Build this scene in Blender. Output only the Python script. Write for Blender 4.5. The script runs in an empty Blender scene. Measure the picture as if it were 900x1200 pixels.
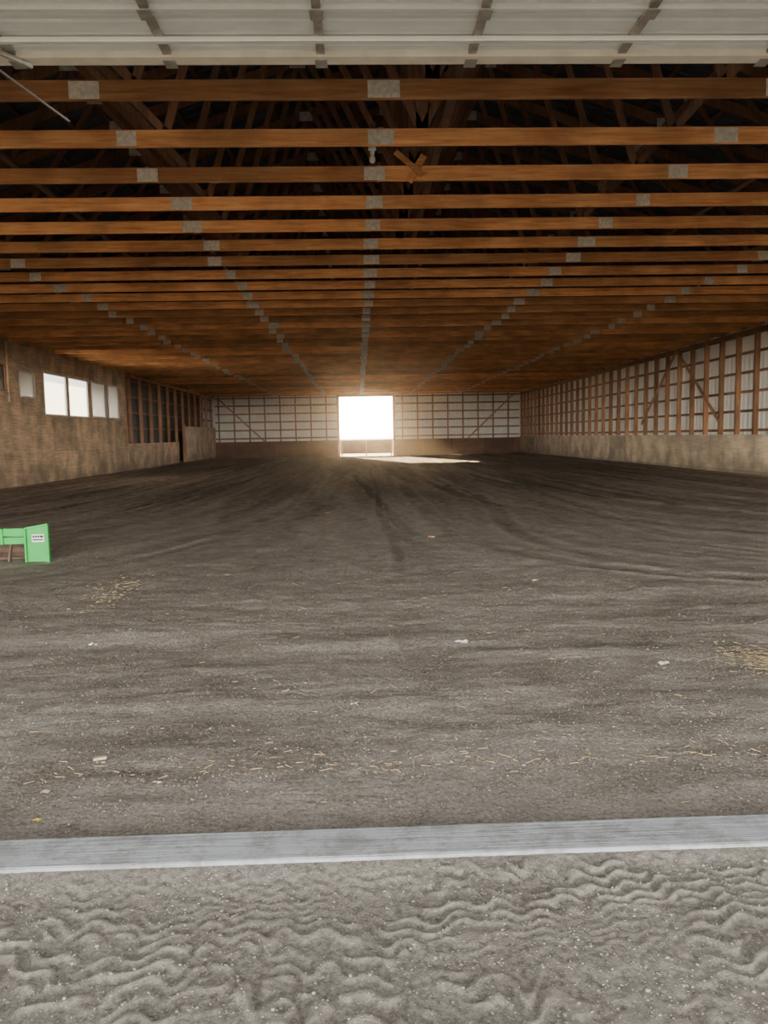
import bpy, math, random
import numpy as np
from mathutils import Vector, Matrix
random.seed(7); rng=np.random.default_rng(7)
S=bpy.context.scene
XL,XR,YF,YB=-11.4,13.0,2.95,62.0
CZ=4.87; XC=0.8; EAVE=5.15; SL=0.333
# ---------------------------------------------------------------- materials
def newmat(name):
    m=bpy.data.materials.new(name); m.use_nodes=True
    nt=m.node_tree; b=nt.nodes['Principled BSDF']; return m,nt,b
def N(nt,t,**k):
    n=nt.nodes.new(t)
    for a,v in k.items():
        if a.startswith('i_'):
            key=a[2:]; key=int(key) if key.isdigit() else key
            n.inputs[key].default_value=v
        else: setattr(n,a,v)
    return n
def ramp(nt,fac,stops):
    r=nt.nodes.new('ShaderNodeValToRGB'); e=r.color_ramp.elements
    while len(e)>1: e.remove(e[-1])
    e[0].position=stops[0][0]; e[0].color=(*stops[0][1],1)
    for p,c in stops[1:]:
        x=e.new(p); x.color=(*c,1)
    nt.links.new(fac,r.inputs[0]); return r.outputs[0]
def mixc(nt,fac,a,b,mode='MIX'):
    n=nt.nodes.new('ShaderNodeMix'); n.data_type='RGBA'; n.blend_type=mode
    for s,v in ((0,fac),(6,a),(7,b)):
        if isinstance(v,(int,float)): n.inputs[s].default_value=v
        elif isinstance(v,tuple): n.inputs[s].default_value=(*v,1)
        else: nt.links.new(v,n.inputs[s])
    return n.outputs[2]
def M(nt,op,a,b=None,c=None,clamp=False):
    n=nt.nodes.new('ShaderNodeMath'); n.operation=op; n.use_clamp=clamp
    for i,v in enumerate((a,b,c)):
        if v is None: continue
        if isinstance(v,(int,float)): n.inputs[i].default_value=v
        else: nt.links.new(v,n.inputs[i])
    return n.outputs[0]
def wood(name,axis,dark,light,stain=0.5,rough=0.75,splash=False):
    m,nt,b=newmat(name)
    tc=N(nt,'ShaderNodeTexCoord'); at=N(nt,'ShaderNodeAttribute',attribute_name='tint')
    mp=N(nt,'ShaderNodeMapping'); s=[14,14,14]; s[axis]=0.9; mp.inputs['Scale'].default_value=s
    nt.links.new(tc.outputs['Object'],mp.inputs[0])
    off=N(nt,'ShaderNodeVectorMath',operation='SCALE'); off.inputs[0].default_value=(37,53,71); nt.links.new(at.outputs['Fac'],off.inputs[3])
    ad=N(nt,'ShaderNodeVectorMath',operation='ADD'); nt.links.new(mp.outputs[0],ad.inputs[0]); nt.links.new(off.outputs[0],ad.inputs[1])
    n1=N(nt,'ShaderNodeTexNoise',i_Scale=1.6,i_Detail=6.0,i_Roughness=.6,i_Distortion=.6); nt.links.new(ad.outputs[0],n1.inputs['Vector'])
    n2=N(nt,'ShaderNodeTexNoise',i_Scale=1.3,i_Detail=4.0); nt.links.new(tc.outputs['Object'],n2.inputs['Vector'])
    c=ramp(nt,n1.outputs[0],[(.3,dark),(.7,light)])
    t=M(nt,'MULTIPLY_ADD',at.outputs['Fac'],.65,.6)
    c=mixc(nt,1.0,c,t,'MULTIPLY')
    st=ramp(nt,n2.outputs[0],[(.35,(1-stain,)*3),(.65,(1.05,)*3)])
    c=mixc(nt,1.0,c,st,'MULTIPLY')
    if splash:   # mud splashed on the foot of the boards
        sp=N(nt,'ShaderNodeSeparateXYZ'); nt.links.new(tc.outputs['Object'],sp.inputs[0])
        zz=M(nt,'ADD',sp.outputs[2],M(nt,'MULTIPLY',M(nt,'SUBTRACT',n2.outputs[0],.5),1.6))
        f=N(nt,'ShaderNodeMapRange',i_1=.85,i_2=.05); nt.links.new(zz,f.inputs[0])
        c=mixc(nt,M(nt,'MULTIPLY',f.outputs[0],.55),c,(.18,.135,.10))
    nt.links.new(c,b.inputs['Base Color']); b.inputs['Roughness'].default_value=rough
    bp=N(nt,'ShaderNodeBump',i_Strength=.25,i_Distance=.01); nt.links.new(n1.outputs[0],bp.inputs['Height']); nt.links.new(bp.outputs[0],b.inputs['Normal'])
    return m
def plain(name,col,rough=.6,metal=0,var=.15,scale=6):
    m,nt,b=newmat(name)
    tc=N(nt,'ShaderNodeTexCoord')
    n=N(nt,'ShaderNodeTexNoise',i_Scale=float(scale),i_Detail=5.0); nt.links.new(tc.outputs['Object'],n.inputs['Vector'])
    c=ramp(nt,n.outputs[0],[(.3,tuple(x*(1-var) for x in col)),(.7,tuple(min(1,x*(1+var)) for x in col))])
    nt.links.new(c,b.inputs['Base Color']); b.inputs['Roughness'].default_value=rough; b.inputs['Metallic'].default_value=metal
    return m
W_X=wood('truss_timber_lit',0,(.66,.24,.085),(1.0,.57,.25),.35)  # bottom chord colour raised so light on the truss fronts is painted in
W_WEB=wood('web_timber_shaded',2,(.12,.058,.03),(.24,.12,.065),.3)  # webs and top chords coloured dark to paint in the roof-space shade
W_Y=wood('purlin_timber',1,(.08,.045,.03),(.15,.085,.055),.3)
W_Z=wood('post_timber',2,(.32,.145,.06),(.58,.31,.145),.35)
W_G=wood('girt_timber',1,(.24,.115,.05),(.46,.24,.12),.35)
W_GX=wood('girt_timber_cross',0,(.32,.18,.10),(.54,.33,.18),.3)
W_DZ=wood('old_post_timber',2,(.36,.16,.08),(.60,.30,.17),.3)
PLY=wood('plywood_weathered',1,(.54,.36,.21),(.90,.65,.42),.45,splash=True)
PLYR=wood('plywood_kickboard',1,(.66,.51,.33),(.95,.78,.55),.35,splash=True)
PLYX=wood('plywood_dark',0,(.13,.06,.035),(.24,.12,.075),.4)
PLATE=plain('galvanised_plate',(.68,.64,.55),.5,.1,.2,20)
STEELW=plain('white_steel_siding',(.90,.88,.80),.5,0,.08,1.5)
STEELD=plain('shaded_steel_siding',(.07,.06,.055),.6,0,.2,2)  # siding behind the left posts coloured dark in place of shade
ROOFM=plain('galvalume_roof',(.05,.06,.08),.5,.2,.2,2)
DOORW=plain('door_white_steel',(.88,.92,.88),.45,0,.06,4)
DOORR=plain('door_bottom_rail',(.92,.87,.72),.5,0,.1,6)
GALV=plain('galvanised_track',(.44,.42,.36),.45,.3,.25,12)
ROD=plain('dull_steel_rod',(.13,.12,.11),.5,.5,.2,12)
GREEN=plain('green_paint',(.012,.36,.05),.4,0,.12,5)
RUST=plain('rusty_blade',(.12,.08,.06),.7,.3,.4,9)
WHITE=plain('white_label',(.8,.8,.76),.5,0,.03,5)
BLACK=plain('black_print',(.03,.03,.03),.6,0,.1,5)
STONE=plain('gravel_stone',(.31,.29,.26),.85,0,.4,40)
STRAW=plain('straw',(.42,.33,.19),.8,0,.35,30)
PAPER=plain('paper',(.72,.69,.65),.8,0,.1,20)
def concrete():
    m,nt,b=newmat('sill_concrete'); tc=N(nt,'ShaderNodeTexCoord')
    mp=N(nt,'ShaderNodeMapping'); mp.inputs['Scale'].default_value=(.7,30,5); nt.links.new(tc.outputs['Object'],mp.inputs[0])
    n1=N(nt,'ShaderNodeTexNoise',i_Scale=2.0,i_Detail=9.0,i_Roughness=.7); nt.links.new(mp.outputs[0],n1.inputs['Vector'])
    n2=N(nt,'ShaderNodeTexNoise',i_Scale=7.0,i_Detail=10.0,i_Roughness=.8); nt.links.new(tc.outputs['Object'],n2.inputs['Vector'])
    c=ramp(nt,n1.outputs[0],[(.38,(.17,.175,.18)),(.46,(.36,.385,.41)),(.60,(.46,.50,.535)),(.72,(.57,.61,.645))])
    c=mixc(nt,.5,c,ramp(nt,n2.outputs[0],[(.42,(.20,.19,.175)),(.54,(.48,.52,.555))]))
    nt.links.new(c,b.inputs['Base Color']); b.inputs['Roughness'].default_value=.8
    bp=N(nt,'ShaderNodeBump',i_Strength=.8,i_Distance=.02); nt.links.new(n1.outputs[0],bp.inputs['Height']); nt.links.new(bp.outputs[0],b.inputs['Normal'])
    return m
CONC=concrete()
def dirt(name,inside):
    m,nt,b=newmat(name); tc=N(nt,'ShaderNodeTexCoord'); sp=N(nt,'ShaderNodeSeparateXYZ'); nt.links.new(tc.outputs['Object'],sp.inputs[0])
    X,Y=sp.outputs[0],sp.outputs[1]
    fine=N(nt,'ShaderNodeTexNoise',i_Scale=45.0,i_Detail=8.0,i_Roughness=.75); nt.links.new(tc.outputs['Object'],fine.inputs['Vector'])
    med=N(nt,'ShaderNodeTexNoise',i_Scale=3.0,i_Detail=10.0,i_Roughness=.75); nt.links.new(tc.outputs['Object'],med.inputs['Vector'])
    big=N(nt,'ShaderNodeTexNoise',i_Scale=.5,i_Detail=6.0,i_Roughness=.6); nt.links.new(tc.outputs['Object'],big.inputs['Vector'])
    vor=N(nt,'ShaderNodeTexVoronoi',i_Scale=95.0); nt.links.new(tc.outputs['Object'],vor.inputs['Vector'])
    if inside:
        wob=M(nt,'MULTIPLY',M(nt,'SUBTRACT',big.outputs[0],.5),2.2)
        th=M(nt,'TANH',M(nt,'MULTIPLY',M(nt,'SUBTRACT',Y,6.0),1/8.))
        psi=M(nt,'ADD',M(nt,'MULTIPLY',M(nt,'SUBTRACT',X,.4),th),M(nt,'MULTIPLY',wob,.5))
        def trk_noise(k,ky,det,seed):
            cb=N(nt,'ShaderNodeCombineXYZ'); nt.links.new(M(nt,'MULTIPLY_ADD',psi,k,seed),cb.inputs[0]); nt.links.new(M(nt,'MULTIPLY',Y,ky),cb.inputs[1])
            t=N(nt,'ShaderNodeTexNoise',i_Scale=1.0,i_Detail=det,i_Roughness=.6,i_Distortion=.25); nt.links.new(cb.outputs[0],t.inputs['Vector']); return t.outputs[0]
        tA=trk_noise(.8,.07,4.0,3.0); tB=trk_noise(3.2,.10,6.0,11.0)
        tr=M(nt,'ADD',M(nt,'MULTIPLY',tA,.5),M(nt,'MULTIPLY',tB,.5))
        cb2=N(nt,'ShaderNodeCombineXYZ'); nt.links.new(M(nt,'MULTIPLY',X,.5),cb2.inputs[0]); nt.links.new(M(nt,'MULTIPLY',M(nt,'ADD',Y,M(nt,'MULTIPLY',wob,.35)),2.2),cb2.inputs[1])
        tr2=N(nt,'ShaderNodeTexNoise',i_Scale=1.0,i_Detail=8.0,i_Roughness=.68,i_Distortion=.5); nt.links.new(cb2.outputs[0],tr2.inputs['Vector'])
        fy=N(nt,'ShaderNodeMapRange',i_1=6.0,i_2=9.5,interpolation_type='SMOOTHSTEP'); nt.links.new(Y,fy.inputs[0])
        trk=M(nt,'ADD',M(nt,'MULTIPLY',tr,fy.outputs[0]),M(nt,'MULTIPLY',tr2.outputs[0],M(nt,'SUBTRACT',1.0,fy.outputs[0])))
        at=N(nt,'ShaderNodeAttribute',attribute_name='track')
        hgt=M(nt,'ADD',M(nt,'MULTIPLY',trk,.6),M(nt,'MULTIPLY',med.outputs[0],.4))
        trk=M(nt,'ADD',hgt,M(nt,'MULTIPLY',at.outputs['Fac'],.07))
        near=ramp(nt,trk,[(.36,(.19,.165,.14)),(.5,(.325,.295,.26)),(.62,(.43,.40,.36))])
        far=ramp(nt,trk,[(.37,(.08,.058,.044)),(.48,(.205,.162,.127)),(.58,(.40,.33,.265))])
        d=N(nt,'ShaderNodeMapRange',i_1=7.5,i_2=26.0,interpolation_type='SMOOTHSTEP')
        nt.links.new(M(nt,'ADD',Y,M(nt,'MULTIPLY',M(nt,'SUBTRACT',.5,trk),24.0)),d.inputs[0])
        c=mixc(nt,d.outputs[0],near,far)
        c=mixc(nt,1.0,c,ramp(nt,fine.outputs[0],[(.32,(.45,.43,.40)),(.53,(1.,1.,1.)),(.72,(1.6,1.58,1.55))]),'MULTIPLY')
    else:
        c=ramp(nt,med.outputs[0],[(.3,(.25,.23,.205)),(.7,(.36,.34,.305))]); hgt=big.outputs[0]
        c=mixc(nt,1.0,c,ramp(nt,fine.outputs[0],[(.32,(.4,.38,.36)),(.53,(1.,1.,1.)),(.72,(1.7,1.68,1.65))]),'MULTIPLY')
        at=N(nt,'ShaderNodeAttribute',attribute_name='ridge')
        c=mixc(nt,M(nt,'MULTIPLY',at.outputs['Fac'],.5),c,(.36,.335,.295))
    sepc=N(nt,'ShaderNodeSeparateColor'); nt.links.new(vor.outputs['Color'],sepc.inputs[0])
    peb=M(nt,'MULTIPLY',M(nt,'GREATER_THAN',sepc.outputs[0],.75),M(nt,'LESS_THAN',vor.outputs['Distance'],.42))
    c=mixc(nt,M(nt,'MULTIPLY',peb,.45),c,(.47,.44,.39))
    nt.links.new(c,b.inputs['Base Color']); b.inputs['Roughness'].default_value=.95; b.inputs['Specular IOR Level'].default_value=.15
    h=M(nt,'ADD',M(nt,'MULTIPLY',fine.outputs[0],.018 if inside else .014),M(nt,'ADD',M(nt,'MULTIPLY',hgt,.12 if inside else .02),M(nt,'MULTIPLY',peb,.004)))
    bp=N(nt,'ShaderNodeBump',i_Strength=1.0,i_Distance=1.0); nt.links.new(h,bp.inputs['Height']); nt.links.new(bp.outputs[0],b.inputs['Normal'])
    return m
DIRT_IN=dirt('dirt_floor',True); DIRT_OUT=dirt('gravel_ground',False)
FIELD=plain('dry_field',(.62,.56,.42),.95,0,.2,.2)
# ---------------------------------------------------------------- mesh builder
class MB:
    def __init__(s): s.v=[];s.f=[];s.m=[];s.t=[];s.mats=[]
    def mi(s,m):
        if m not in s.mats: s.mats.append(m)
        return s.mats.index(m)
    def hexa(s,c,m,t=None):
        i=len(s.v); s.v+= [tuple(p) for p in c]; t=random.random() if t is None else t; s.t+=[t]*8
        s.f+=[(i,i+3,i+2,i+1),(i+4,i+5,i+6,i+7),(i,i+1,i+5,i+4),(i+1,i+2,i+6,i+5),(i+2,i+3,i+7,i+6),(i+3,i,i+4,i+7)]
        s.m+=[s.mi(m)]*6
    def box(s,x0,x1,y0,y1,z0,z1,m,t=None):
        s.hexa([(x0,y0,z0),(x1,y0,z0),(x1,y1,z0),(x0,y1,z0),(x0,y0,z1),(x1,y0,z1),(x1,y1,z1),(x0,y1,z1)],m,t)
    def beam(s,p,q,side,w,h,m,t=None):
        p=Vector(p);q=Vector(q);d=(q-p).normalized();a=Vector(side).normalized();b=d.cross(a).normalized()
        a=a*w/2;b=b*h/2
        s.hexa([p-a-b,p+a-b,p+a+b,p-a+b,q-a-b,q+a-b,q+a+b,q-a+b],m,t)
    def quad(s,a,b,c,d,m,t=.5):
        i=len(s.v); s.v+=[tuple(a),tuple(b),tuple(c),tuple(d)]; s.t+=[t]*4; s.f.append((i,i+1,i+2,i+3)); s.m.append(s.mi(m))
    def tube(s,prof,cx,cy,m,n=16):
        i=len(s.v)
        for r,z in prof:
            for k in range(n):
                a=2*math.pi*k/n; s.v.append((cx+r*math.cos(a),cy+r*math.sin(a),z)); s.t.append(.5)
        for j in range(len(prof)-1):
            for k in range(n):
                s.f.append((i+j*n+k,i+j*n+(k+1)%n,i+(j+1)*n+(k+1)%n,i+(j+1)*n+k)); s.m.append(s.mi(m))
    def obj(s,name,parent=None,bevel=0):
        me=bpy.data.meshes.new(name); me.from_pydata(s.v,[],s.f)
        for m in s.mats: me.materials.append(m)
        me.polygons.foreach_set('material_index',s.m)
        a=me.attributes.new('tint','FLOAT','POINT'); a.data.foreach_set('value',s.t)
        me.update(); o=bpy.data.objects.new(name,me); S.collection.objects.link(o)
        if parent: o.parent=parent
        if bevel:
            bv=o.modifiers.new('bevel','BEVEL'); bv.width=bevel; bv.segments=2
        return o
def empty(name,loc=(0,0,0)):
    e=bpy.data.objects.new(name,None); e.location=loc; S.collection.objects.link(e); return e
def ribsheet(mb,pfun,u0,u1,m,pitch=.305,rib=.02):
    u=u0; pts=[]
    while u<u1:
        for du,o in ((0,0),(.21,0),(.235,rib),(.28,rib)): 
            if u+du<u1: pts.append((u+du,o))
        u+=pitch
    pts.append((u1,0))
    for (a,oa),(b,ob) in zip(pts[:-1],pts[1:]):
        A0,A1=pfun(a,oa);B0,B1=pfun(b,ob); mb.quad(A0,B0,B1,A1,m)
# ---------------------------------------------------------------- noise
def vnoise(x,y,seed=0):
    xi=np.floor(x).astype(np.int64); yi=np.floor(y).astype(np.int64); fx=x-xi; fy=y-yi
    def h(a,b):
        n=(a*374761393+b*668265263+seed*982451653)&0xffffffff
        n=((n^(n>>13))*1274126177)&0xffffffff
        return ((n^(n>>16))&0xffff)/65535.
    u=fx*fx*(3-2*fx); v=fy*fy*(3-2*fy)
    return (h(xi,yi)*(1-u)+h(xi+1,yi)*u)*(1-v)+(h(xi,yi+1)*(1-u)+h(xi+1,yi+1)*u)*v
def fbm(x,y,o=4,seed=0):
    r=0;a=.5;
    for i in range(o): r=r+a*vnoise(x*2**i,y*2**i,seed+i); a*=.5
    return r
def sst(a,b,x):
    t=np.clip((x-a)/(b-a),0,1); return t*t*(3-2*t)
# tyre tracks: hyperbola-like lanes that run to the far door and swing sideways near the front
TR=[]
R_=random.Random(21)
for i in range(44):
    c=R_.uniform(-1.2,2.2); y0=R_.uniform(3.5,7.0); s=R_.uniform(6,15); p=R_.choice([-1,1])*R_.uniform(.1,1)**1.2*8.5
    w=R_.uniform(.10,.20); amt=R_.choice([-1,-1,-.8,.9])*R_.uniform(.5,1); wl=R_.uniform(.4,1.1); sd=R_.randint(0,999)
    TR.append((c,y0,s,p,w,amt,wl,sd,0))
    if i%2==0: TR.append((c,y0,s,p+1.75,w,amt,wl,sd,0))
TR.append((.35,3.5,5.0,.05,.08,-.7,.5,5,.12))
def tracks(X,Y):
    h=np.zeros_like(X,dtype=float)+0*Y; t=h.copy()
    brk=sst(.22,.42,fbm(X*2.2+4,Y*1.1+8,3,77))
    for c,y0,s,p,w,amt,wl,sd,ex in TR:
        th=np.tanh((Y-y0)/s); wob=wl*(fbm(Y*.09+sd,Y*0+.5,2,sd)-.37)*2
        psi=(X-c-wob)*th; gx=th; gy=(X-c)*(1-th*th)/s
        g=np.sqrt(gx*gx+gy*gy)+.03
        d=(psi-p)/g
        fade=sst(.30-ex,.52-ex,fbm(X*.16+sd,Y*.14,2,sd+5))
        b=np.exp(-(d/w)**4)*fade; e=np.exp(-((np.abs(d)-w*1.35)/(w*.4))**2)*fade
        k=abs(amt)
        h+=k*(-.018*b+.013*e); t+=amt*b+.5*k*e
    return h*brk,np.clip(t,-1.5,1.2)*brk
def zin(X,Y):
    X=np.asarray(X,float);Y=np.asarray(Y,float)
    th=np.tanh((Y-6.0)/8); psi=(X-.4)*th
    f=sst(6,9.5,Y)
    r=f*(fbm(psi*1.6+50,Y*.12+9,4,3)-.47)+(1-f)*(fbm(X*.5+50,Y*2.4+9,4,5)-.47)
    z=.06*r+.03*(fbm(X*3+90,Y*3+40,4,8)-.45)+.014*(fbm(X*14+9,Y*14+4,2,61)-.38)*sst(16,6,Y)+tracks(X,Y)[0]*sst(3.2,5,Y)
    edge=np.maximum(sst(1.6,0,X-XL),sst(1.6,0,XR-X))*.10
    return z*sst(2.9,3.3,Y)+edge*sst(5,9,Y)
def ridgef(X,Y):
    warp=fbm(X*2.3+30,Y*2.3+10,2,11)
    warp2=fbm(X*9+30,Y*9+10,2,17)
    ph=Y/.078+6*warp+2.0*warp2+.28*np.sin(2*np.pi*(X/.135+3.2*fbm(X*2.1,Y*2.1+3,2,71)))
    s=.5+.5*np.sin(2*np.pi*ph)
    gap=sst(.20,.38,fbm(X*9+3,Y*13+8,2,91))
    return sst(.35,.85,s)*gap
def zout(X,Y):
    rp=ridgef(X,Y)
    am=sst(.28,.48,fbm(X*1.3+5,Y*1.8+70,3,23))*.75+.22
    z=.014*rp*am+.02*(fbm(X*1.5+4,Y*1.5+4,3,31)-.45)+.008*(fbm(X*25+7,Y*25+3,2,41)-.4)
    return (z-.006)*sst(2.72,2.60,Y)+.016*sst(2.5,2.69,Y)
def grid(name,xs,ys,zf,mat,attr=None):
    X,Y=np.meshgrid(xs,ys); Z=zf(X,Y); nx,ny=len(xs),len(ys)
    co=np.stack([X,Y,Z],-1).reshape(-1,3)
    i=np.arange((ny-1)*nx).reshape(ny-1,nx)[:,:-1].ravel()
    f=np.stack([i,i+1,i+1+nx,i+nx],1)
    me=bpy.data.meshes.new(name); me.vertices.add(len(co)); me.vertices.foreach_set('co',co.ravel())
    me.loops.add(f.size); me.loops.foreach_set('vertex_index',f.ravel()); me.polygons.add(len(f))
    me.polygons.foreach_set('loop_start',np.arange(len(f))*4); me.polygons.foreach_set('loop_total',np.full(len(f),4))
    me.update(calc_edges=True); me.polygons.foreach_set('use_smooth',np.ones(len(f),bool)); me.materials.append(mat)
    if attr:
        a=me.attributes.new(attr[0],'FLOAT','POINT'); a.data.foreach_set('value',attr[1](X,Y).astype(np.float32).ravel())
    o=bpy.data.objects.new(name,me); S.collection.objects.link(o); return o
ys=np.concatenate([np.arange(2.91,9,.03),np.geomspace(9,YB+.1,300)])
xs=np.concatenate([np.arange(-12.45,-5,.07),np.arange(-5,5.6,.035),np.arange(5.6,13.3,.07)])
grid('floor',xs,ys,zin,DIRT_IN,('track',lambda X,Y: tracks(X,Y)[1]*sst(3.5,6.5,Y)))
ys=np.concatenate([[-300,-150],np.linspace(-45,.6,40),np.arange(.65,2.70,.008)]) 
xs=np.concatenate([[-200,-100],np.linspace(-45,-2.6,30),np.arange(-2.55,2.6,.009),np.linspace(2.65,45,30),[100,200]])
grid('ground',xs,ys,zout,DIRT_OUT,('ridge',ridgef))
mb=MB(); mb.quad((-400,YB+.35,-.03),(400,YB+.35,-.03),(400,700,-.03),(-400,700,-.03),FIELD); mb.obj('field')
# threshold
mb=MB(); mb.box(-9.7,10.7,2.695,2.915,-.15,.03,CONC); mb.obj('threshold',bevel=.012)
# ---------------------------------------------------------------- trusses
tr=MB(); top=lambda x: EAVE+SL*(XR-XC-abs(x-XC))*1.0
ty=7.93; rows=[-6.5,-2.6,.3,4.2,8.1]
ty_list=[ty+1.22*k for k in range(-3,45) if ty+1.22*k<YB-.2]
for k,y in enumerate(ty_list):
    y0,y1=y-.02,y+.02
    tb=random.random()
    cuts=[XL-.1,-6.5+random.uniform(-.3,.3),.3+random.uniform(-.05,.05),8.1+random.uniform(-.3,.3),XR+.1]
    for a,b in zip(cuts[:-1],cuts[1:]): tr.box(a,b,y0,y1,CZ,CZ+.184,W_X,min(1,max(0.1,tb+random.uniform(-.35,.35))) if k!=3 else -.2)  # first visible chord tinted darker to paint the overhead door's shade
    for sx in (-1,1):
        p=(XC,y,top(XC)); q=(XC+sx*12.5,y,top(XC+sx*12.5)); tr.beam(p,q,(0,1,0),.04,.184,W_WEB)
    bn=[-6.1,-2.1,XC,3.7,7.7]; tn=[XC-9.6,XC-5.2,XC-1.8,XC,XC+1.8,XC+5.2,XC+9.6]
    for a,b in ((0,0),(0,1),(1,1),(1,2),(2,2),(2,3),(2,4),(3,4),(3,5),(4,5),(4,6)):
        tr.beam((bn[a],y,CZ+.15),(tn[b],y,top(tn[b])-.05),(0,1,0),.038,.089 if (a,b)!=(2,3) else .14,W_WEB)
    for r in rows:
        jx=random.uniform(-.12,.12) if r!=.3 else random.uniform(-.03,.03); w=random.uniform(.10,.16)
        for yy in (y0-.002,y1+.0005): tr.box(r+jx-w,r+jx+w,yy,yy+.0015,CZ+.008,CZ+.172,PLATE)
    for b in tn: tr.box(b-.15,b+.15,y0-.003,y0,top(b)-.14,top(b)+.06,GALV)
tr.obj('roof_trusses')
br=MB()
for x in (-8.6,-4.3,1.05,5.6,9.9):
    yy=ty_list[0]-.3
    while yy<YB-1:
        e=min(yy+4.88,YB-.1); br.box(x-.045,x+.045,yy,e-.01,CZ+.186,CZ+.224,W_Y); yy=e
br.obj('truss_bracing')
hy=ty_list[5]-.045
hb=MB(); hb.beam((.72,hy,CZ-.02),(.92,hy,CZ+.30),(0,1,0),.035,.09,W_X,.2); hb.beam((.55,hy-.03,CZ+.34),(.9,hy-.03,CZ+.05),(0,1,0),.02,.07,W_X,.1)
hb.obj('hanging_board')
lb=MB(); bx,by=.24,9.78
lb.tube([(0,5.09),(.05,5.09),(.05,5.05),(.028,5.04),(.028,5.0)],bx,by,WHITE)
lb.tube([(.014,5.0),(.026,4.975),(.037,4.945),(.036,4.92),(.022,4.90),(0,4.895)],bx,by,PAPER)
lb.box(bx-.03,bx+.03,ty_list[4]-.0,ty_list[5],5.09,5.128,W_Y)
lb.obj('ceiling_light')
pu=MB()
for sx in (-1,1):
    for i in range(22):
        x=XC+sx*(.15+i*.58); z=top(x)+.092+.02
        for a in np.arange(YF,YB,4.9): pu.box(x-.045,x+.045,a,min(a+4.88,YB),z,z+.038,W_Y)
pu.obj('roof_purlins')
rf=MB()
for sx in (-1,1):
    xe=XC+sx*13.3
    def pf(u,o,sx=sx,xe=xe): return (XC,u,top(XC)+.155+o),(xe,u,top(xe)+.155+o)
    ribsheet(rf,pf,YF-.4,YB+.4,ROOFM)
rf.obj('roof')
# ---------------------------------------------------------------- right wall
w=MB()
def pf(u,o): return (XR+.24-o,u,-.1),(XR+.24-o,u,EAVE+.1)
ribsheet(w,pf,YF,YB+.25,STEELW,rib=.03)
y=YF+.2; 
while y<YB:
    w.box(XR,XR+.16,y-.05,y+.05,0,EAVE,W_Z); y+=1.22
for z in (1.55,2.2,2.85,3.5,4.15,4.75):
    for a in np.arange(YF,YB,4.88): w.box(XR+.162,XR+.20,a,min(a+4.87,YB),z-.045,z+.045,W_G)
a=YF
while a<YB:
    b=min(a+2.44,YB); w.box(XR-.02,XR-.002,a,b-.006,.0,1.36,PLYR); a=b
w.box(XR-.045,XR-.021,YF,YB,.0,.2,PLYR,.2)
w.box(XR-.03,XR+.16,YF,YB,1.36,1.40,PLYR,.7)
for ya,yb in ((31.3,35.1),(31.3,27.5),(10.5,14.5)):
    w.beam((XR-.02,ya,CZ-.05),(XR-.02,yb,1.9),(1,0,0),.038,.12,W_Z,.8)
w.box(XR-.0,XR+.16,YF,YB,CZ-.14,CZ-.0,W_G)
w.obj('wall_right')
# ---------------------------------------------------------------- left wall
w=MB(); YS=38.5
wins=[(22.9,25.6,3.25,4.1),(26.6,27.9,3.1,4.0),(28.6,30.8,2.55,4.12),(31.0,33.2,2.55,4.12),(33.6,35.5,2.6,4.15),(35.8,37.4,2.6,4.15)]
def span(a,b,z0,z1):
    p=a; w.box(XL-.05,XL-.02,a,b,z0,z1,PLY,.5)
    while p<b-.001:
        q=min((math.floor(p/2.44+1e-6)+1)*2.44,b); w.box(XL-.02,XL,p+.003,q-.003,z0+.002,z1-.002,PLY,random.uniform(.3,.9)); p=q
span(YF,YS,0,1.22); span(YF,YS,1.22,2.5)
cur=YF
for (a,b,z0,z1) in wins:
    span(cur,a,2.5,4.2); 
    if z0>2.52: span(a,b,2.5,z0)
    span(a,b,z1,4.2); cur=b
span(cur,YS,2.5,4.2); span(YF,YS,4.2,EAVE+.05)
w.box(XL,XL+.04,23.0,25.7,3.12,3.2,PLY,.9); w.box(XL,XL+.05,25.72,25.82,2.9,CZ,PLY,.9)
w.box(XL,XL+.05,YS-.12,YS,1.35,CZ,W_DZ,.9)
y=YS+.9
while y<YB:
    w.box(XL-.14,XL,y-.07,y+.07,0,EAVE,W_DZ,random.uniform(.4,1)); y+=1.95
for z in (2.2,3.0,3.8,4.6):
    w.box(XL-.22,XL-.16,YS,YB,z-.05,z+.05,W_DZ,.2)
w.box(XL-.12,XL+.02,YS,YB,CZ-.14,CZ,W_DZ,.8)
a=YS
while a<49.3:
    b=min(a+2.44,49.3); w.box(XL,XL+.02,a,b-.006,0,1.38,PLY,random.uniform(.4,.9)); a=b
w.box(XL,XL+.03,YS,49.3,1.38,1.42,PLY,.9)
for a,b in ((51.0,54.6),(54.6,58.3),(58.3,62)): w.box(XL,XL+.02,a,b-.006,0,2.45,PLYR,random.uniform(.6,1))
w.box(XL,XL+.08,50.85,51.0,0,2.6,W_DZ,1)
def pf(u,o): return (XL-1.0-o,u,-.1),(XL-1.0-o,u,EAVE)
ribsheet(w,pf,YS-.1,YB+.25,STEELD)
w.quad((XL-1,YS-.1,-.1),(XL,YS-.1,-.1),(XL,YS-.1,EAVE),(XL-1,YS-.1,EAVE),STEELD)
w.obj('wall_left')
def pane_mat(name,col,tr):
    m,nt,b=newmat(name); out=nt.nodes['Material Output']
    t=N(nt,'ShaderNodeBsdfTranslucent'); t.inputs[0].default_value=(*col,1)
    mx=N(nt,'ShaderNodeMixShader',i_0=tr); b.inputs['Base Color'].default_value=(*col,1); b.inputs['Roughness'].default_value=.25
    nt.links.new(b.outputs[0],mx.inputs[1]); nt.links.new(t.outputs[0],mx.inputs[2]); nt.links.new(mx.outputs[0],out.inputs[0]); return m
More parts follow.
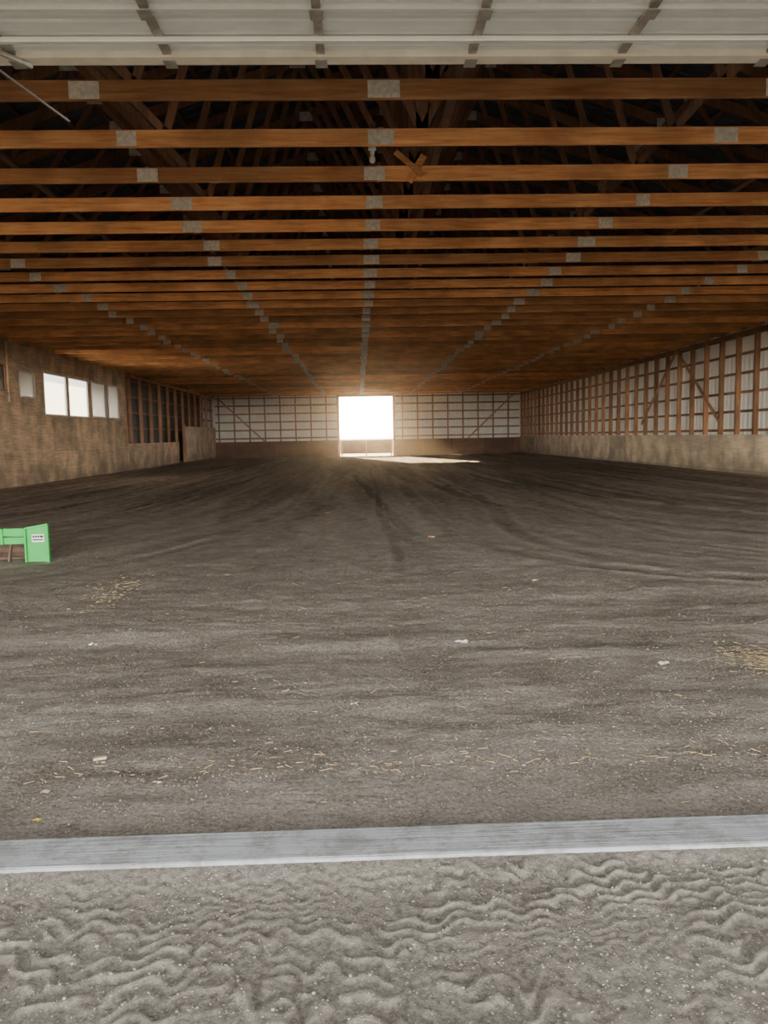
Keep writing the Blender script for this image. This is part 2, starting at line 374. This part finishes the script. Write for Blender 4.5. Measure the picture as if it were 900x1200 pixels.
PB=pane_mat('frosted_pane_bright',(.95,.93,.86),.85); PD=pane_mat('frosted_pane_dull',(.40,.36,.29),.02); PK=pane_mat('dark_pane',(.015,.015,.018),.0)
POLY=pane_mat('added_light_sheeting',(.9,.9,.87),.85)  # for the unseen front strip added to light the interior
FR=plain('window_frame_vinyl',(.55,.48,.40),.5,0,.1,5)
for i,(a,b,z0,z1) in enumerate(wins):
    q=MB(); pm=[PK,PD,PB,PB,PD,PD][i]; x0=XL-.05; x1=XL+.025; f=.06 if i else .03
    fm=FR if i else W_DZ
    q.box(x0,x1,a,b,z0,z0+f,fm); q.box(x0,x1,a,b,z1-f,z1,fm); q.box(x0,x1,a,a+f,z0+f,z1-f,fm); q.box(x0,x1,b-f,b,z0+f,z1-f,fm)
    if i in (0,): 
        for t in (.33,.66): q.box(XL-.02,XL+.01,a+(b-a)*t-.02,a+(b-a)*t+.02,z0+f,z1-f,fm)
    q.quad((XL-.02,a+f,z0+f),(XL-.02,b-f,z0+f),(XL-.02,b-f,z1-f),(XL-.02,a+f,z1-f),pm)
    q.obj('window_%d'%(i+1))
# ---------------------------------------------------------------- back wall (far)
w=MB(); DX0,DX1,DT=-1.5,2.75,4.72
def pf(u,o): return (u,YB+.2+o,-.05),(u,YB+.2+o,top(u)+.2)
ribsheet(w,pf,XL-1.,DX0,STEELW); ribsheet(w,pf,DX1,XR+.3,STEELW)
def pf(u,o): return (u,YB+.2+o,DT),(u,YB+.2+o,top(u)+.2)
ribsheet(w,pf,DX0,DX1,STEELW)
x=XL+.3
while x<XR:
    if not(DX0-.1<x<DX1+.1): w.box(x-.05,x+.05,YB+.0,YB+.11,0,EAVE,W_Z,random.random()*.6)
    x+=1.22
for z in (1.55,2.2,2.85,3.5,4.15,4.75):
    for a,b in ((XL,DX0),(DX1,XR)): w.box(a,b,YB+.112,YB+.16,z-.06,z+.06,W_GX)
for a,b in ((XL,DX0-.02),(DX1+.02,XR)):
    p=a
    while p<b-.01:
        q=min(p+2.44,b); w.box(p,q-.006,YB-.03,YB-.005,0,1.3,PLYX); p=q
w.box(DX0-.2,DX0,YB-.05,YB+.2,0,EAVE,W_DZ,1); w.box(DX1,DX1+.2,YB-.05,YB+.2,0,EAVE,W_DZ,1); w.box(DX0-.2,DX1+.2,YB-.05,YB+.2,DT,DT+.3,W_GX,.8)
w.beam((XL+.3,YB-.05,4.75),(XL+3.9,YB-.05,1.3),(0,1,0),.04,.12,W_GX,.9)
w.beam((XR-.5,YB-.05,4.75),(XR-4.2,YB-.05,1.3),(0,1,0),.04,.12,W_GX,.9)
w.obj('wall_back')
g=MB()
for k in range(4): g.box(DX0+.03,DX1-.03,YB+.02,YB+.06,.20+k*.275,.20+k*.275+.275,PLYX,.9)
for x in (DX0+.15,.6,DX1-.15): g.box(x-.05,x+.05,YB-.02,YB+.02,.0,1.3,W_DZ,.9)
g.obj('gate')
# ---------------------------------------------------------------- front wall
w=MB(); FX0,FX1,FT=-9.8,10.8,4.47  # unseen opening made wide to let more sky light inside
def pf(u,o): return (u,YF-.12-o,-.1),(u,YF-.12-o,top(u)+.2)
ribsheet(w,pf,XL-.2,FX0,STEELW); ribsheet(w,pf,FX1,XR+.3,STEELW)
PT=5.30
def pf(u,o): return (u,YF-.12-o,FT),(u,YF-.12-o,PT)
ribsheet(w,pf,FX0,FX1,POLY)  # out-of-view translucent strip, added to brighten trusses and interior
def pf(u,o): return (u,YF-.12-o,PT),(u,YF-.12-o,max(PT,top(u)+.2))
ribsheet(w,pf,FX0,FX1,STEELW)
w.box(FX0-.25,FX0,YF-.03,YF+.1,0.03,FT,W_Z); w.box(FX1,FX1+.25,YF-.03,YF+.1,0.03,FT,W_Z); w.box(FX0-.25,FX1+.25,YF-.1,YF+.1,FT,FT+.2,W_GX)
w.obj('wall_front')
# ---------------------------------------------------------------- overhead door (open, horizontal)
E=empty('overhead_door')
d=MB(); z0=4.40; ye=6.07; x0,x1=-4.2,5.4
secs=[]; y=ye
for k in range(4):
    a=y-.66; secs.append((a,y)); y=a-.012
for a,b in secs:
    n=4; wv=(b-a)/n
    for i in range(n):
        p=a+i*wv
        d.quad((x0,p,z0),(x1,p,z0),(x1,p+wv*.72,z0),(x0,p+wv*.72,z0),DOORW)
        d.quad((x0,p+wv*.72,z0),(x1,p+wv*.72,z0),(x1,p+wv*.8,z0+.016),(x0,p+wv*.8,z0+.016),DOORW)
        d.quad((x0,p+wv*.8,z0+.016),(x1,p+wv*.8,z0+.016),(x1,p+wv*.93,z0+.016),(x0,p+wv*.93,z0+.016),DOORW)
        d.quad((x0,p+wv*.93,z0+.016),(x1,p+wv*.93,z0+.016),(x1,p+wv,z0),(x0,p+wv,z0),DOORW)
    d.box(x0,x1,a,b,z0+.02,z0+.05,DOORW)
    d.box(x0,x1,a,a+.035,z0-.03,z0+.02,DOORW); d.box(x0,x1,b-.035,b,z0-.03,z0+.02,DOORW)
d.obj('panels',E)
d=MB(); d.box(x0,x1,ye-.10,ye+.02,z0-.045,z0+.055,DOORR); d.box(x0,x1,ye+.02,ye+.035,z0-.04,z0+.04,BLACK); d.obj('bottom_rail',E)
d=MB()
for i in range(-3,5):
    x=-.22+i*1.12
    for a,b in secs:
        d.box(x-.03,x+.03,a+.04,b-.04,z0-.028,z0-.002,GALV)
        d.box(x-.045,x+.045,b-.06,b+.06,z0-.052,z0-.046,GALV)
d.obj('stiles',E)
d=MB()
for a,b in secs: d.box(x0,x1,a+.30,a+.34,z0-.06,z0-.028,DOORW)
d.obj('struts',E)
d=MB()
for x in (x0-.06,x1+.02): d.box(x,x+.04,YF+.15,6.5,z0-.02,z0+.08,GALV)
d.obj('tracks',E)
d=MB(); d.beam((-2.75,5.65,4.37),(-2.18,6.28,4.03),(0,0,1),.014,.014,ROD); d.beam((-2.62,5.75,4.36),(-2.35,6.05,4.33),(0,0,1),.03,.03,GALV); d.obj('pull_rod',E)
# ---------------------------------------------------------------- box scraper
E=empty('box_scraper',(-4.36,10.15,-.01))
b=MB()
b.hexa([(-.02,-.0,.0),(.26,.0,.0),(.26,.02,.0),(-.02,.02,.0),(-.02,0,.46),(.26,0,.50),(.26,.02,.50),(-.02,.02,.46)],GREEN,.5)
b.box(.24,.27,-.03,.02,0.0,.52,GREEN,.6); b.hexa([(-.03,-.035,.45),(.27,-.035,.50),(.27,.03,.50),(-.03,.03,.45),(-.03,-.035,.475),(.27,-.035,.525),(.27,.03,.525),(-.03,.03,.475)],GREEN,.6)
b.box(-.045,-.02,-.03,.04,0.0,.46,GREEN,.2)
b.obj('side_plate',E,.004)
b=MB()
b.box(-2.0,-.02,.03,.12,.25,.34,GREEN); b.box(-2.0,-.02,.02,.10,.36,.46,GREEN); b.box(-2.0,-.02,.10,.13,.28,.38,GREEN)
for x in (-.35,-.95,-1.5,-1.95): b.box(x-.02,x+.02,.0,.12,.25,.46,GREEN)
b.obj('crossbeam',E,.004)
b=MB()
n=6
for i in range(n):
    z_0=.32*i/n; z_1=.32*(i+1)/n; y_0=.25+.10*math.sin(math.pi*i/n); y_1=.25+.10*math.sin(math.pi*(i+1)/n)
    b.hexa([(-2,y_0,z_0),(-.02,y_0,z_0),(-.02,y_0+.015,z_0),(-2,y_0+.015,z_0),(-2,y_1,z_1),(-.02,y_1,z_1),(-.02,y_1+.015,z_1),(-2,y_1+.015,z_1)],RUST,.5)
b.box(-2,-.02,.24,.26,-.01,.05,RUST)
for x in (-.25,-.55,-.85,-1.15,-1.5,-1.8): b.beam((x,.07,.25),(x-.02,.02,.02),(1,0,0),.025,.05,RUST)
b.obj('blade',E)
b=MB(); b.box(-2.05,-2.02,-.0,.35,0,.5,GREEN); b.beam((-.7,.08,.4),(-1.0,.08,.95),(0,1,0),.03,.07,GREEN); b.beam((-1.3,.08,.4),(-1.0,.08,.95),(0,1,0),.03,.07,GREEN); b.obj('hitch',E)
b=MB(); b.box(.05,.21,-.006,-.001,.28,.38,WHITE)
for i,(a,c) in enumerate(((.06,.085),(.092,.118),(.125,.15),(.157,.2))): b.box(a,c,-.009,-.006,.335,.365,BLACK)
b.box(.06,.2,-.009,-.006,.30,.318,BLACK); b.obj('label',E)
# ---------------------------------------------------------------- scatter
def scatter(name,P,R,mat,flat=.65):
    phi=(1+5**.5)/2
    V=np.array([(-1,phi,0),(1,phi,0),(-1,-phi,0),(1,-phi,0),(0,-1,phi),(0,1,phi),(0,-1,-phi),(0,1,-phi),(phi,0,-1),(phi,0,1),(-phi,0,-1),(-phi,0,1)])/1.9
    F=np.array([(0,11,5),(0,5,1),(0,1,7),(0,7,10),(0,10,11),(1,5,9),(5,11,4),(11,10,2),(10,7,6),(7,1,8),(3,9,4),(3,4,2),(3,2,6),(3,6,8),(3,8,9),(4,9,5),(2,4,11),(6,2,10),(8,6,7),(9,8,1)])
    n=len(P); jit=rng.uniform(.7,1.25,(n,12,1)); sc=rng.uniform(.7,1.2,(n,1,3))*np.array([1,1,flat])
    co=V[None]*jit*sc*R[:,None,None]+P[:,None,:]
    f=(F[None]+np.arange(n)[:,None,None]*12).reshape(-1,3)
    me=bpy.data.meshes.new(name); me.vertices.add(n*12); me.vertices.foreach_set('co',co.ravel())
    me.loops.add(f.size); me.loops.foreach_set('vertex_index',f.ravel().astype(np.int32)); me.polygons.add(len(f))
    me.polygons.foreach_set('loop_start',np.arange(len(f))*3); me.polygons.foreach_set('loop_total',np.full(len(f),3))
    me.update(calc_edges=True); me.materials.append(mat); o=bpy.data.objects.new(name,me); S.collection.objects.link(o)
def zat(x,y): return np.where(y<2.69,zout(x,y),zin(x,y))
n=36000; yy=1.1+rng.beta(1,2.2,n)*9; xx=rng.uniform(-1,1,n)*(.62*yy+.4)
k=(yy<2.67)|(yy>2.95); xx,yy=xx[k],yy[k]; R=rng.gamma(3,.00065,len(xx))+.001
scatter('gravel',np.stack([xx,yy,zat(xx,yy)+R*.25],1),R,STONE)
def straw(name,clusters):
    s=MB(); P=[]
    for cx,cy,rx,ry,n in clusters:
        for _ in range(n):
            x=cx+random.gauss(0,rx);y=cy+random.gauss(0,ry)
            if y<3.0 or y>60 or x<XL+.3 or x>XR-.3: continue
            P.append((x,y))
    A=np.array(P); Z=zat(A[:,0],A[:,1])+.003
    for (x,y),z in zip(P,Z):
        z=float(z); a=random.uniform(0,6.28); L=random.uniform(.006,.025)
        dx,dy=math.cos(a)*L,math.sin(a)*L; s.beam((x-dx,y-dy,z),(x+dx,y+dy,z+random.uniform(0,.008)),(0,0,1),.003,.004,STRAW)
    s.obj(name)
straw('straw_debris',[(2.75,5.1,.15,.18,320),(2.85,4.95,.1,.1,200),(-2.6,8.0,.12,.5,130),(-4.0,11.0,.5,.6,60),(0,3.55,1.5,.07,200),(0,6,3,1.5,200),(0,12,4,4,120)])
def px(u,v):
    al=math.atan((v-600)/901)+math.radians(5.64); y=1.57/math.tan(al); return ((u-422)/901*(y*math.cos(math.radians(5.64))+.16),y)
def scrap(name,u,v,s,mat):
    x,y=px(u,v); q=MB(); z=float(zat(np.array(x),np.array(y))); n=5
    P=[[(x+(i/(n-1)-.5)*s*1.6+random.uniform(-.1,.1)*s, y+(j/(n-1)-.5)*s+random.uniform(-.1,.1)*s, z+.004+random.uniform(0,.35)*s) for i in range(n)] for j in range(n)]
    for j in range(n-1):
        for i in range(n-1): q.quad(P[j][i],P[j][i+1],P[j+1][i+1],P[j+1][i],mat)
    q.obj(name)
TAN=plain('cardboard',(.50,.39,.27),.8); ORG=plain('orange_wrapper',(.6,.25,.1),.6); YEL=plain('dry_leaf',(.7,.5,.05),.6)
for u,v,s,m in ((537,755,.055,PAPER),(110,746,.04,PAPER),(180,911,.025,PAPER),(52,916,.025,TAN),(777,789,.045,PAPER),(626,685,.04,PAPER),(410,828,.025,TAN)): scrap('paper_scrap',u,v,s,m)
scrap('dry_leaf',42,949,.02,YEL)
for u,v in ((384,600),(505,632)): scrap('candy_wrapper',u,v,.06,ORG)
q=MB()
for u,v,r in ((115,884,.03),):
    x,y=px(u,v); zz=float(zat(np.array(x),np.array(y))); q.beam((x-r,y,zz+.008),(x+r,y+.01,zz+.012),(0,0,1),.012,.018,TAN)
q.obj('wood_chip')
# ---------------------------------------------------------------- scatter volume added to mimic lens bloom around the far doorway
m=bpy.data.materials.new('bloom_volume'); m.use_nodes=True; nt=m.node_tree; nt.nodes.clear()
o_=N(nt,'ShaderNodeOutputMaterial'); v=N(nt,'ShaderNodeVolumeScatter'); v.inputs['Density'].default_value=.003; v.inputs['Anisotropy'].default_value=.92; v.inputs['Color'].default_value=(1,.80,.54,1)
nt.links.new(v.outputs[0],o_.inputs['Volume'])
mb=MB(); mb.box(XL+.3,XR-.3,14,YB-.3,.3,CZ-.03,m); mb.obj('bloom_haze')
# ---------------------------------------------------------------- light
W=bpy.data.worlds.new('World'); S.world=W; W.use_nodes=True; nt=W.node_tree; bg=nt.nodes['Background']
tc=N(nt,'ShaderNodeTexCoord'); sp=N(nt,'ShaderNodeSeparateXYZ'); nt.links.new(tc.outputs['Generated'],sp.inputs[0])
yv=sp.outputs[1]; zv=sp.outputs[2]
c=ramp(nt,M(nt,'MULTIPLY_ADD',yv,.5,.5),[(0,(1.,.94,.84)),(.35,(.96,.95,.93)),(.6,(.85,.9,1.)),(.8,(1.,.92,.85)),(1,(1.,.82,.58))])
st=ramp(nt,M(nt,'MULTIPLY_ADD',yv,.5,.5),[(0,(.78,)*3),(.2,(.54,)*3),(.4,(.08,)*3),(.75,(.1,)*3),(1,(1.,)*3)])
hz=M(nt,'POWER',M(nt,'SUBTRACT',1.0,M(nt,'ABSOLUTE',zv)),7.5)
s=M(nt,'ADD',M(nt,'MULTIPLY',M(nt,'MULTIPLY',st,54.0),hz),1.5)
nt.links.new(c,bg.inputs[0]); nt.links.new(s,bg.inputs[1])
L=bpy.data.lights.new('sun','SUN'); L.energy=60; L.angle=.01; L.color=(1,.72,.40); lo=bpy.data.objects.new('sun',L); S.collection.objects.link(lo)
az=math.radians(14); el=math.radians(14.5)
dv=Vector((math.sin(az)*math.cos(el),-math.cos(az)*math.cos(el),-math.sin(el))); lo.rotation_euler=dv.to_track_quat('-Z','Y').to_euler(); lo.location=(-25,90,25)
# ---------------------------------------------------------------- camera
cam=bpy.data.cameras.new('camera'); co=bpy.data.objects.new('camera',cam); S.collection.objects.link(co); S.camera=co
cam.sensor_fit='VERTICAL'; cam.sensor_height=36; cam.sensor_width=27; cam.lens=27.03; cam.clip_end=2000
p=math.radians(5.64); yw=math.radians(1.78); r=.018
F=Vector((math.sin(yw)*math.cos(p),math.cos(yw)*math.cos(p),-math.sin(p))); R=F.cross(Vector((0,0,1))).normalized(); U=R.cross(F)
U2=U*math.cos(r)+R*math.sin(r); R2=R*math.cos(r)-U*math.sin(r)
m=Matrix((R2,U2,-F)).transposed().to_4x4(); m.translation=(0,0,1.57); co.matrix_world=m
